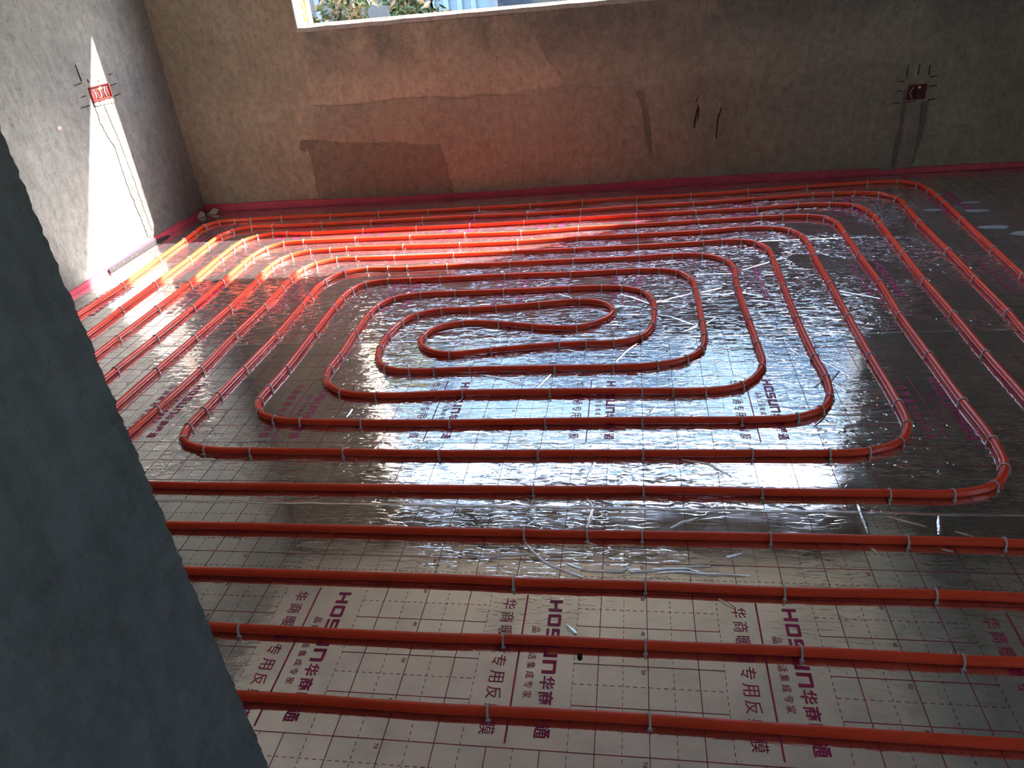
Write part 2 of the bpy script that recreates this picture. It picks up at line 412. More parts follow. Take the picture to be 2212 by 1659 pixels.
# coats and repairs on the window wall (x, z)
coat = [(-1.99, 0.0), (-1.99, 0.10), (-1.97, 0.38), (-1.95, 0.46), (-1.90, 0.605), (-1.814, 0.59), (-1.568, 0.592), (-1.324, 0.606), (-1.135, 0.597), (-0.996, 0.574), (-0.90, 0.589),
        (-0.762, 0.58), (-0.645, 0.578), (-0.499, 0.594), (-0.391, 0.604), (-0.215, 0.581), (0.0, 0.573), (0.202, 0.585), (0.304, 0.607), (0.573, 0.613), (0.64, 0.57),
        (0.70, 0.535), (0.813, 0.521), (0.882, 0.574), (1.07, 0.608), (1.283, 0.604), (1.42, 0.58), (1.46, 0.30), (1.50, 0.0)]
prism_wall('lower_coat', ragged(coat, 0.025, 0.004, 11), -0.003, 0.002, M_COAT, wall_back)
panel = [(-1.915, 0.612), (-1.80, 0.600), (-1.57, 0.602), (-1.33, 0.615), (-1.135, 0.607), (-1.0, 0.584), (-0.90, 0.60), (-0.762, 0.59), (-0.576, 0.604), (-0.394, 0.616),
         (-0.43, 0.65), (-0.445, 0.70), (-0.50, 0.76), (-0.53, 0.84), (-0.60, 0.92), (-0.70, 0.995), (-1.2, 0.998), (-1.909, 0.998)]
prism_wall('light_panel', ragged(panel, 0.025, 0.004, 12), -0.0022, 0.002, M_LIGHT, wall_back)
patch = [(-1.995, 0.0), (-1.99, 0.183), (-1.991, 0.345), (-2.02, 0.352), (-2.038, 0.365), (-2.035, 0.385), (-1.999, 0.405), (-1.956, 0.405), (-1.863, 0.391), (-1.781, 0.374), (-1.67, 0.374), (-1.593, 0.364),
         (-1.446, 0.363), (-1.285, 0.336), (-1.177, 0.335), (-1.161, 0.295), (-1.138, 0.194), (-1.132, 0.117), (-1.118, 0.0)]
prism_wall('dark_patch', ragged(patch, 0.015, 0.004, 13), -0.006, 0.002, M_DARK, wall_back)
prism_wall('corner_daub', ragged([(-2.045, 0.345), (-2.01, 0.34), (-1.985, 0.36), (-1.98, 0.40), (-2.01, 0.412), (-2.035, 0.395)], 0.01, 0.004, 14), -0.008, 0.001, M_WET, wall_back)
groove = [(-0.02, 0.566), (0.037, 0.545), (0.055, 0.45), (0.079, 0.307), (0.085, 0.20), (0.066, 0.19), (0.045, 0.32), (0.02, 0.47)]
prism_wall('shallow_groove', ragged(groove, 0.02, 0.002, 15), -0.0042, 0.001, M_DARK, wall_back)
for gx in (0.028, 0.043, 0.056):
    prism_wall('scratch', [(gx, 0.47), (gx + 0.004, 0.47), (gx + 0.026, 0.22), (gx + 0.023, 0.22)], -0.0062, 0.0, M_WET, wall_back)
for pl in ([(0.337, 0.513), (0.332, 0.49), (0.322, 0.468), (0.330, 0.47), (0.337, 0.49)],
           [(0.340, 0.458), (0.330, 0.42), (0.320, 0.375), (0.318, 0.325), (0.325, 0.328), (0.328, 0.375), (0.338, 0.42), (0.336, 0.36), (0.341, 0.37), (0.346, 0.43)],
           [(0.468, 0.435), (0.455, 0.40), (0.446, 0.365), (0.443, 0.26), (0.448, 0.262), (0.453, 0.36), (0.462, 0.395), (0.470, 0.42)]):
    prism_wall('paint_smear', pl, -0.005, 0.0, M_CUT, wall_back)

# mortar filled chase running down from the socket box on the window wall
prism_wall('chase_fill', ragged([(1.452, 0.40), (1.455, 0.20), (1.45, 0.03), (1.53, 0.03), (1.535, 0.25), (1.53, 0.40)], 0.02, 0.003, 21), -0.005, 0.002, M_CHASE, wall_back)
prism_wall('chase_edge', ragged([(1.425, 0.46), (1.445, 0.45), (1.452, 0.20), (1.448, 0.03), (1.425, 0.03), (1.415, 0.14), (1.432, 0.25)], 0.02, 0.004, 22), -0.004, 0.002, M_WET, wall_back)
prism_wall('chase_edge', ragged([(1.53, 0.38), (1.57, 0.40), (1.565, 0.24), (1.55, 0.12), (1.535, 0.03), (1.525, 0.03), (1.53, 0.22)], 0.02, 0.004, 23), -0.004, 0.002, M_WET, wall_back)
def tick_wall(a, b_, w=0.0022):
    d = Vector((b_[0] - a[0], b_[1] - a[1])).normalized(); nn = Vector((-d.y, d.x)) * w / 2
    prism_wall('saw_cut', [(a[0] + nn.x, a[1] + nn.y), (b_[0] + nn.x * .4, b_[1] + nn.y * .4), (b_[0] - nn.x * .4, b_[1] - nn.y * .4), (a[0] - nn.x, a[1] - nn.y)], -0.0058, 0.0, M_CUT, wall_back)
for a, c in (((1.431, .522), (1.431, .581)), ((1.488, .528), (1.488, .582)), ((1.543, .524), (1.541, .573)), ((1.421, .501), (1.386, .499)), ((1.417, .453), (1.385, .451)), ((1.42, .39), (1.373, .386)),
             ((1.55, .513), (1.59, .515)), ((1.556, .464), (1.593, .468)), ((1.562, .395), (1.599, .398)), ((1.454, .392), (1.502, .393))):
    tick_wall(a, c, 0.005)

# left wall (y, z)
def tick_left(a, b_, w=0.005):
    d = Vector((b_[0] - a[0], b_[1] - a[1])).normalized(); nn = Vector((-d.y, d.x)) * w / 2
    prism_left('saw_cut', [(a[0] + nn.x, a[1] + nn.y), (b_[0] + nn.x * .4, b_[1] + nn.y * .4), (b_[0] - nn.x * .4, b_[1] - nn.y * .4), (a[0] - nn.x, a[1] - nn.y)], 0.0, 0.0045, M_CUT, wall_left)
for a, c in (((2.186, .904), (2.123, .901)), ((2.193, .911), (2.189, .991)), ((2.187, .843), (2.147, .842)), ((2.193, .795), (2.119, .794)), ((2.426, .912), (2.463, .913)), ((2.416, .859), (2.471, .862)),
             ((2.414, .804), (2.468, .808)), ((2.246, .899), (2.242, .915))):
    tick_left(a, c)
prism_left('plaster_chip', ragged([(2.323, .898), (2.35, .905), (2.392, .909), (2.388, .902), (2.35, .895), (2.33, .892)], 0.006, 0.002, 31), 0.0, 0.003, M_WET, wall_left)
prism_left('chase_fill', ragged([(2.232, .80), (2.227, .70), (2.28, .558), (2.275, .366), (2.296, .165), (2.305, .05), (2.376, .05), (2.40, .178), (2.404, .40), (2.42, .669), (2.405, .79)], 0.012, 0.004, 32), 0.0, 0.003, M_ROUGH, wall_left)
prism_left('chase_cover', ragged([(2.30, .775), (2.335, .56), (2.345, .36), (2.35, .10), (2.375, .10), (2.37, .40), (2.37, .60), (2.365, .775)], 0.012, 0.004, 33), 0.001, 0.0055, M_LEFT, wall_left)
prism_left('box_mortar', ragged([(2.225, .80), (2.225, .785), (2.40, .775), (2.405, .80)], 0.008, 0.003, 34), 0.0, 0.006, M_ROUGH, wall_left)
prism_left('brick_chip', ragged([(1.90, .73), (1.93, .728), (1.935, .745), (1.905, .748)], 0.006, 0.002, 35), 0.0, 0.003, M_BRICK, wall_left)

# ---------------------------------------------------------------- socket boxes
def socket_box(name, label, w, h, mats):
    """open red back box let into the wall, its loose wires curled inside. Local frame: x along the wall, y out of the wall, z up"""
    root = empty(name); tag(root, label, 'socket box')
    t = 0.004; d = 0.012
    rim = MB().box(-w / 2, w / 2, 0, d, h / 2 - t, h / 2).box(-w / 2, w / 2, 0, d, -h / 2, -h / 2 + t)
    rim.box(-w / 2, -w / 2 + t, 0, d, -h / 2, h / 2).box(w / 2 - t, w / 2, 0, d, -h / 2, h / 2)
    obj('rim', rim.mesh('rim'), M_BOX, root)
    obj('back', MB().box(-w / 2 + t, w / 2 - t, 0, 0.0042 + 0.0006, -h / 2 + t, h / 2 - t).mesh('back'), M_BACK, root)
    rnd = random.Random(len(label))
    n = 9 if w > 0.12 else 5
    for i in range(n):
        x = -w / 2 + w * (0.12 + 0.76 * i / (n - 1)); bow = rnd.uniform(-.02, .02)
        pts = []
        for k in range(9):
            u = k / 8
            pts.append((x + bow * math.sin(u * math.pi) + rnd.uniform(-.001, .001), 0.006 + 0.005 * math.sin(u * math.pi), -h / 2 + 0.008 + (h - 0.022) * u))
        obj('wire', MB().tube(pts, 0.0017, 6).mesh('wire', True), mats[i % len(mats)], root)
    nut = bmesh.new(); bmesh.ops.create_icosphere(nut, subdivisions=2, radius=0.008, matrix=Matrix.Translation((-0.01, 0.008, h / 2 - 0.016)))
    me = bpy.data.meshes.new('wire_cap'); nut.to_mesh(me); nut.free(); obj('wire_cap', me, M_WIRE_W, root)
    return root
bl = socket_box('socket_box', 'wide red double socket box with curled loose wires in the sunlit left wall', 0.166, 0.072, [M_BLACK, M_WIRE_W, M_BOX, M_BLACK, M_WIRE_W, M_WIRE_Y, M_BLACK, M_WIRE_W, M_BOX])
bl.location = (LEFT_X - 0.004, 2.309, 0.840); bl.rotation_euler = (0, 0, -math.pi / 2)
brx = socket_box('socket_box', 'small square red socket box set in the brown wall below the dark window corner', 0.094, 0.080, [M_BLACK, M_WIRE_B, M_BLACK, M_WIRE_W, M_BLACK])
brx.location = (1.495, wall_y(1.495) + 0.004, 0.440); brx.rotation_euler = (0, 0, math.pi + 0.021)

# ---------------------------------------------------------------- printed foil strips
def char_mesh(ch, size, bold=0.0):
    cu = bpy.data.curves.new('glyph', 'FONT'); cu.body = ch; cu.size = size; cu.align_x = 'CENTER'; cu.resolution_u = 2
    cu.offset = bold
    o = bpy.data.objects.new('glyph', cu); COL.objects.link(o)
    dg = bpy.context.evaluated_depsgraph_get(); dg.update()
    ev = o.evaluated_get(dg); me = ev.to_mesh()
    vs = [Vector(v.co) for v in me.vertices]; fs = [tuple(p.vertices) for p in me.polygons]
    ev.to_mesh_clear(); bpy.data.objects.remove(o); bpy.data.curves.remove(cu)
    if not vs: return [], []
    cx = (min(v.x for v in vs) + max(v.x for v in vs)) / 2; cy = (min(v.y for v in vs) + max(v.y for v in vs)) / 2
    return [(v.x - cx, v.y - cy) for v in vs], fs

class Print:
    """flat print in film coordinates: u to the right, v towards the viewer (metres)"""
    def __init__(s): s.v = []; s.f = []
    def glyph(s, ch, size, u, v, bold=0.0, fit=None):
        vs, fs = GL(ch, size, bold)
        if fit and vs:
            w = max(a for a, _ in vs) - min(a for a, _ in vs); h = max(c for _, c in vs) - min(c for _, c in vs)
            vs = [(a * fit[0] / w, c * fit[1] / h) for a, c in vs]
        k = len(s.v)
        s.v += [(u + c, -(v + a), 0.0) for a, c in vs]
        s.f += [tuple(k + i for i in f) for f in fs]
    def bar(s, u0, u1, v0, v1):
        k = len(s.v); s.v += [(u0, -v0, 0), (u1, -v0, 0), (u1, -v1, 0), (u0, -v1, 0)]; s.f.append((k, k + 3, k + 2, k + 1))
    def poly_letter(s, rects, u, v, W, H):
        """rects in letter space 0..1 (x = reading direction, y = up)"""
        for x0, x1, y0, y1 in rects:
            s.bar(u - H / 2 + y0 * H, u - H / 2 + y1 * H, v - W / 2 + x0 * W, v - W / 2 + x1 * W)
_gl = {}
def GL(ch, size, bold):
    key = (ch, size, bold)
    if key not in _gl: _gl[key] = char_mesh(ch, size, bold)
    return _gl[key]

T = 0.24
LETTERS = {'H': [(0, T, 0, 1), (1 - T, 1, 0, 1), (T, 1 - T, .38, .62)],
           'O': [(0, T, .08, .92), (1 - T, 1, .08, .92), (.06, .94, .78, 1), (.06, .94, 0, .22)],
           'S': [(.06, 1, .80, 1), (0, T, .40, .94), (.06, .94, .40, .60), (1 - T, 1, .06, .60), (0, .94, 0, .20)],
           'U': [(0, T, .08, 1), (1 - T, 1, 0, 1), (.06, 1, 0, .22)],
           'N': [(0, T, 0, 1), (1 - T, 1, 0, .92), (0, .94, .78, 1)]}
blk = Print()
for i, ch in enumerate('华商暖通专用反射膜'):
    blk.glyph(ch, 0.034, -0.305, 0.344 + 0.0395 * i, fit=(0.029, 0.031))
blk.bar(-0.2685, -0.2650, 0.315, 0.690)
for i, ch in enumerate('品质生活集成专家'):
    blk.glyph(ch, 0.020, -0.2375, 0.415 + 0.0237 * i, fit=(0.0165, 0.0175))
for ch, v in zip('HOSUN', (0.345, 0.387, 0.428, 0.470, 0.512)):
    blk.poly_letter(LETTERS[ch], -0.200, v, 0.034, 0.029)
for i, ch in enumerate('华商暖通'):
    blk.glyph(ch, 0.036, -0.200, 0.5505 + 0.0368 * i, bold=0.0007, fit=(0.031, 0.031))
text_mesh = mesh_from('printed_lettering', blk.v, blk.f)
text_mesh.materials.append(M_PRINT)

X_MIN, X_MAX = LEFT_X + 0.012, RIGHT_X - 0.02
def grid_mesh(ox, v_hi):
    g = Print()
    def in_block(u):                       # position inside the 50 cm repeat
        r = (u + 0.25) % 0.5 - 0.25
        return abs(r) > 0.1501
    u_first = math.ceil((X_MIN - ox) / 0.05); u_last = math.floor((X_MAX - ox) / 0.05)
    for i in range(u_first, u_last + 1):
        u = i * 0.05; spans = [(0.003, 0.30), (0.70, v_hi)] if in_block(u) else [(0.003, v_hi)]
        for a, c in spans:
            if i % 2 == 0: g.bar(u - 0.0008, u + 0.0008, a, min(c, v_hi))
            else:
                v = a
                while v < min(c, v_hi): g.bar(u - 0.0005, u + 0.0005, v, min(v + 0.008, v_hi)); v += 0.015
    for j in range(1, 20):
        v = j * 0.05
        if v > v_hi: break
        if 0.31 < v < 0.69:
            k0 = math.floor((X_MIN - ox) / 0.5) ; k1 = math.ceil((X_MAX - ox) / 0.5)
            spans = [(k * 0.5 - 0.15, k * 0.5 + 0.15) for k in range(k0, k1 + 1)]
        else: spans = [(X_MIN - ox, X_MAX - ox)]
        for a, c in spans:
            a = max(a, X_MIN - ox); c = min(c, X_MAX - ox)
            if c <= a: continue
            if j % 2 == 0: g.bar(a, c, v - 0.0008, v + 0.0008)
            else:
                u = a
                while u < c: g.bar(u, min(u + 0.008, c), v - 0.0005, v + 0.0005); u += 0.015
    for k in range(math.floor((X_MIN - ox) / 0.5) + 1, math.ceil((X_MAX - ox) / 0.5)):
        for j in range(1, 10):
            v = j * 0.1 + 0.014
            if v < v_hi:
                for q, ch in enumerate(str(j * 10)): g.glyph(ch, 0.012, k * 0.5 - 0.009, v + (q - 0.5) * 0.0062, fit=(0.0052, 0.0085))
    return mesh_from('grid_print', g.v, g.f)

STRIPS = [  # far edge y, depth, x offset of the print, foil material index, label
    (-1.0, 1.0, -0.10, 0, 'plain foil strip on the floor nearer than the nearest printed strip'),
    (0.0, 1.0, 0.0, 1, 'nearest printed foil strip, smooth and beige, with large red lettering'),
    (1.0, 1.0, 0.099, 2, 'second foil strip mirroring the bright window, lettered in red'),
    (2.0, 1.0, 0.1965, 3, 'third crumpled foil strip under the middle of the pipe spiral'),
    (3.0, 1.0, 0.295, 4, 'farthest crumpled foil strip along the window wall')]
strips = []
def poly_cut_strip(y_far, depth):
    if y_far > 2.5:
        v_far = lambda x: wall_y(x) - 0.012
        pts = [(X_MIN, y_far - depth), (X_MAX, y_far - depth), (X_MAX, v_far(X_MAX)), (X_MIN, v_far(X_MIN))]
    elif y_far < -0.5:
        pts = [(BLOCK_X + 0.01, y_far - depth), (X_MAX, y_far - depth), (X_MAX, y_far), (BLOCK_X + 0.01, y_far)]
    else:
        y0_ = max(y_far - depth, -5)
        pts = [(X_MIN, y0_), (X_MAX, y0_), (X_MAX, y_far), (X_MIN, y_far)]
        if y_far == 0.0: pts = [(X_MIN, BLOCK_Y + 0.012), (BLOCK_X + 0.012, BLOCK_Y + 0.012), (BLOCK_X + 0.012, y0_), (X_MAX, y0_), (X_MAX, y_far), (X_MIN, y_far)]
    n = len(pts); v = [(x, y, 0.0) for x, y in pts] + [(x, y, -0.003) for x, y in pts]
    f = [tuple(range(n)), tuple(range(2 * n - 1, n - 1, -1))] + [(i, i + n, (i + 1) % n + n, (i + 1) % n) for i in range(n)]
    return fix_normals(mesh_from('film', v, f))
for si, (yf, dep, ox, mi, lab) in enumerate(STRIPS):
    root = empty('reflective_film', (0, 0, 0)); tag(root, lab, 'foil sheet', 'foil strips covering the floor')
    obj('film', poly_cut_strip(yf, dep), M_FOILS[mi], root)
    if si > 0:
        v_hi = 0.99 if si not in (1,) else 0.92
        gm = grid_mesh(ox, v_hi)
        if yf > 2.5:      # keep the print off the wall
            pass
        go = obj('grid_print', gm, M_GRID, root); go.location = (ox, yf - (0.0 if yf < 2.5 else 0.0), 0.0004)
        tag(go, kind='stuff')
        for k in range(-8, 11):
            x = ox + k * 0.5
            if x - 0.33 < X_MIN or x - 0.18 > X_MAX: continue
            lo = obj('printed_lettering', text_mesh, None, root); lo.location = (x, yf, 0.0006)
    strips.append(root)

PIPE_PATH = [(3.4,-0.805,0), (2,-0.805,0), (0.8,-0.805,0), (0,-0.805,0), (-0.8,-0.805,0), (-1.6,-0.805,0), (-2.27,-0.805,0), (-2.42,-0.795,0), (-2.54,-0.735,0), (-2.563,-0.655,0), (-2.56,-0.555,0), (-2.56,0,0), (-2.56,0.7,0), (-2.559,1.411,0), (-2.557,1.674,1), (-2.576,2.044,1), (-2.589,2.342,1), (-2.596,2.473,1), (-2.605,2.61,1), (-2.541,2.688,1), (-2.441,2.703,1), (-2.338,2.705,1), (-2.139,2.715,1), (-1.827,2.707,1), (-1.523,2.708,1), (-1.219,2.708,1), (-0.915,2.715,1), (-0.616,2.719,1), (-0.315,2.749,1), (-0.007,2.768,1), (0.295,2.771,1), (0.608,2.796,1), (0.93,2.829,1), (1.249,2.857,1), (1.403,2.848,1), (1.496,2.772,1), (1.509,2.648,1), (1.514,2.539,1), (1.509,2.423,1), (1.501,2.162,1), (1.488,1.764,1), (1.48,1.456,1), (1.48,0.8,0), (1.485,-0.015,0), (1.485,-0.215,0), (1.465,-0.345,0), (1.415,-0.425,0), (1.305,-0.455,0), (0.71,-0.454,0), (0.598,-0.455,1), (0.302,-0.452,1), (-0.004,-0.454,1), (-0.298,-0.455,1), (-0.408,-0.459,0), (-0.663,-0.46,0), (-0.898,-0.459,1), (-0.96,-0.458,0), (-1.3,-0.455,0), (-1.9,-0.455,0), (-2.05,-0.445,0), (-2.17,-0.385,0), (-2.193,-0.305,0), (-2.19,-0.205,0), (-2.19,0.3,0), (-2.191,0.971,0), (-2.191,1.068,1), (-2.189,1.371,1), (-2.19,1.665,1), (-2.21,2.031,1), (-2.212,2.178,1), (-2.202,2.288,1), (-2.143,2.361,1), (-2.06,2.397,1), (-1.97,2.395,1), (-1.814,2.378,1), (-1.518,2.389,1), (-1.212,2.392,1), (-0.91,2.395,1), (-0.613,2.411,1), (-0.31,2.432,1), (-0.011,2.449,1), (0.3,2.458,1), (0.61,2.474,1), (0.821,2.5,1), (0.975,2.49,1), (1.091,2.454,1), (1.13,2.336,1), (1.14,2.242,1), (1.136,2.138,1), (1.122,1.748,1), (1.114,1.434,1), (1.113,1.123,1), (1.108,0.815,1), (1.111,0.542,0), (1.11,0.33,0), (1.11,0.13,0), (1.09,0,0), (1.04,-0.08,0), (0.93,-0.11,0), (0.847,-0.114,0), (0.8,-0.111,1), (0.598,-0.11,1), (0.294,-0.11,1), (-0.005,-0.112,1), (-0.141,-0.114,1), (-0.3,-0.115,1), (-0.419,-0.116,0), (-1,-0.115,0), (-1.55,-0.115,0), (-1.7,-0.105,0), (-1.82,-0.045,0), (-1.843,0.035,0), (-1.84,0.135,0), (-1.84,0.564,0), (-1.837,0.771,1), (-1.83,1.053,1), (-1.825,1.355,1), (-1.832,1.657,1), (-1.846,1.767,1), (-1.851,1.868,1), (-1.838,1.956,1), (-1.798,2.021,1), (-1.709,2.072,1), (-1.605,2.082,1), (-1.511,2.094,1), (-1.206,2.089,1), (-0.905,2.084,1), (-0.605,2.089,1), (-0.306,2.117,1), (-0.004,2.125,1), (0.302,2.138,1), (0.507,2.163,1), (0.643,2.151,1), (0.722,2.107,1), (0.757,2.011,1), (0.765,1.902,1), (0.758,1.74,1), (0.758,1.43,1), (0.754,1.119,1), (0.752,0.808,1), (0.754,0.509,1), (0.746,0.388,1), (0.703,0.301,1), (0.607,0.252,1), (0.5,0.242,1), (0.296,0.24,1), (-0.001,0.237,1), (-0.302,0.234,1), (-0.596,0.229,1), (-0.895,0.234,1), (-1.196,0.237,1), (-1.354,0.244,1), (-1.467,0.296,1), (-1.488,0.377,1), (-1.485,0.479,1), (-1.482,0.581,1), (-1.477,0.775,1), (-1.47,1.051,1), (-1.476,1.354,1), (-1.479,1.459,1), (-1.475,1.633,1), (-1.41,1.741,1), (-1.307,1.787,1), (-1.197,1.777,1), (-1.101,1.775,1), (-0.906,1.785,1), (-0.605,1.788,1), (-0.305,1.8,1), (-0.003,1.807,1), (0.149,1.823,1), (0.285,1.809,1), (0.386,1.732,1), (0.406,1.622,1), (0.399,1.509,1), (0.396,1.403,1), (0.4,1.102,1), (0.403,0.904,1), (0.397,0.738,1), (0.317,0.619,1), (0.201,0.587,1), (0.098,0.586,1), (-0.003,0.587,1), (-0.301,0.588,1), (-0.595,0.584,1), (-0.891,0.57,1), (-1.028,0.593,1), (-1.121,0.683,1), (-1.134,0.77,1), (-1.13,0.869,1), (-1.134,1.064,1), (-1.131,1.245,1), (-1.122,1.32,1), (-1.068,1.406,1), (-0.952,1.446,1), (-0.797,1.453,1), (-0.583,1.455,1), (-0.303,1.467,1), (-0.163,1.468,1), (-0.071,1.455,1), (0.017,1.404,1), (0.052,1.309,1), (0.054,1.207,1), (0.043,1.079,1), (-0.002,0.978,1), (-0.099,0.939,1), (-0.2,0.938,1), (-0.302,0.932,1), (-0.547,0.895,1), (-0.699,0.868,1), (-0.779,0.892,0), (-0.833,0.946,0), (-0.848,0.982,0), (-0.841,1.023,1), (-0.808,1.092,0), (-0.7,1.14,1), (-0.552,1.126,1), (-0.413,1.092,1), (-0.247,1.074,1), (-0.167,1.113,0), (-0.12,1.168,0), (-0.102,1.221,1), (-0.118,1.268,0), (-0.166,1.313,0), (-0.248,1.329,1), (-0.414,1.306,1), (-0.589,1.281,1), (-0.701,1.273,1), (-0.82,1.269,1), (-0.92,1.228,1), (-0.967,1.149,1), (-0.989,1.034,1), (-0.987,0.925,1), (-0.969,0.831,1), (-0.914,0.76,1), (-0.82,0.74,1), (-0.727,0.742,1), (-0.596,0.748,1), (-0.3,0.752,1), (-0.098,0.752,1), (0.051,0.766,1), (0.154,0.804,1), (0.209,0.873,1), (0.228,0.977,1), (0.229,1.102,1), (0.227,1.405,1), (0.218,1.525,1), (0.167,1.614,1), (0.085,1.642,1), (-0.003,1.65,1), (-0.104,1.646,1), (-0.307,1.636,1), (-0.606,1.636,1), (-0.902,1.626,1), (-1.043,1.621,1), (-1.154,1.621,1), (-1.255,1.59,1), (-1.303,1.519,1), (-1.315,1.425,1), (-1.317,1.322,1), (-1.312,1.069,1), (-1.307,0.775,1), (-1.311,0.631,1), (-1.312,0.54,1), (-1.274,0.461,1), (-1.199,0.418,1), (-1.099,0.405,1), (-0.89,0.398,1), (-0.6,0.398,1), (-0.298,0.406,1), (-0.002,0.411,1), (0.289,0.413,1), (0.449,0.426,1), (0.528,0.468,1), (0.569,0.541,1), (0.582,0.666,1), (0.575,0.809,1), (0.572,1.109,1), (0.576,1.422,1), (0.583,1.732,1), (0.582,1.845,1), (0.544,1.948,1), (0.477,1.982,1), (0.388,1.988,1), (0.295,1.977,1), (-0.005,1.96,1), (-0.307,1.949,1), (-0.609,1.945,1), (-0.906,1.938,1), (-1.208,1.933,1), (-1.409,1.937,1), (-1.515,1.937,1), (-1.61,1.879,1), (-1.653,1.811,1), (-1.666,1.668,1), (-1.66,1.564,1), (-1.655,1.356,1), (-1.66,1.066,1), (-1.653,0.771,1), (-1.667,0.491,1), (-1.675,0.364,0), (-1.68,0.31,0), (-1.683,0.21,0), (-1.66,0.13,0), (-1.54,0.07,0), (-1.39,0.06,0), (-0.9,0.06,0), (-0.299,0.062,1), (-0.002,0.068,1), (0.3,0.065,1), (0.606,0.067,1), (0.758,0.068,1), (0.866,0.103,1), (0.922,0.181,1), (0.94,0.312,1), (0.935,0.515,1), (0.934,0.811,1), (0.933,1.123,1), (0.946,1.437,1), (0.944,1.747,1), (0.947,2.018,1), (0.948,2.18,1), (0.917,2.274,1), (0.835,2.316,1), (0.718,2.323,1), (0.609,2.318,1), (0.301,2.299,1), (-0.012,2.28,1), (-0.31,2.268,1), (-0.606,2.235,1), (-0.907,2.238,1), (-1.208,2.237,1), (-1.515,2.24,1), (-1.809,2.234,1), (-1.923,2.222,1), (-1.999,2.146,1), (-2.025,2.02,1), (-2.024,1.913,1), (-2.017,1.672,1), (-2.008,1.366,1), (-2.011,1.061,1), (-2.018,0.78,1), (-2.016,0.759,0), (-2.02,0.3,0), (-2.02,-0.035,0), (-2.023,-0.135,0), (-2,-0.215,0), (-1.88,-0.275,0), (-1.73,-0.285,0), (-1,-0.285,0), (-0.391,-0.283,0), (-0.299,-0.286,1), (-0.002,-0.284,1), (0.297,-0.288,1), (0.604,-0.281,1), (0.779,-0.283,0), (1.115,-0.285,0), (1.225,-0.255,0), (1.275,-0.175,0), (1.295,-0.045,0), (1.295,0.155,0), (1.29,0.5,0), (1.288,0.98,0), (1.298,1.129,1), (1.301,1.445,1), (1.307,1.762,1), (1.31,2.151,1), (1.32,2.368,1), (1.32,2.535,1), (1.261,2.637,1), (1.14,2.674,1), (1.032,2.673,1), (0.926,2.671,1), (0.611,2.645,1), (0.297,2.613,1), (-0.007,2.599,1), (-0.314,2.577,1), (-0.614,2.556,1), (-0.914,2.56,1), (-1.216,2.554,1), (-1.519,2.545,1), (-1.819,2.541,1), (-2.125,2.546,1), (-2.259,2.544,1), (-2.358,2.49,1), (-2.395,2.392,1), (-2.397,2.241,1), (-2.386,2.025,1), (-2.378,1.673,1), (-2.372,1.37,1), (-2.36,1.169,0), (-2.37,0.5,0), (-2.37,-0.38,0), (-2.373,-0.48,0), (-2.35,-0.56,0), (-2.23,-0.62,0), (-2.08,-0.63,0), (-1.4,-0.63,0), (-0.808,-0.632,0), (-0.63,-0.632,0), (-0.372,-0.634,0), (-0.303,-0.632,1), (-0.001,-0.629,1), (0.174,-0.631,0), (0.637,-0.634,0), (1.5,-0.63,0), (3.4,-0.63,0)]
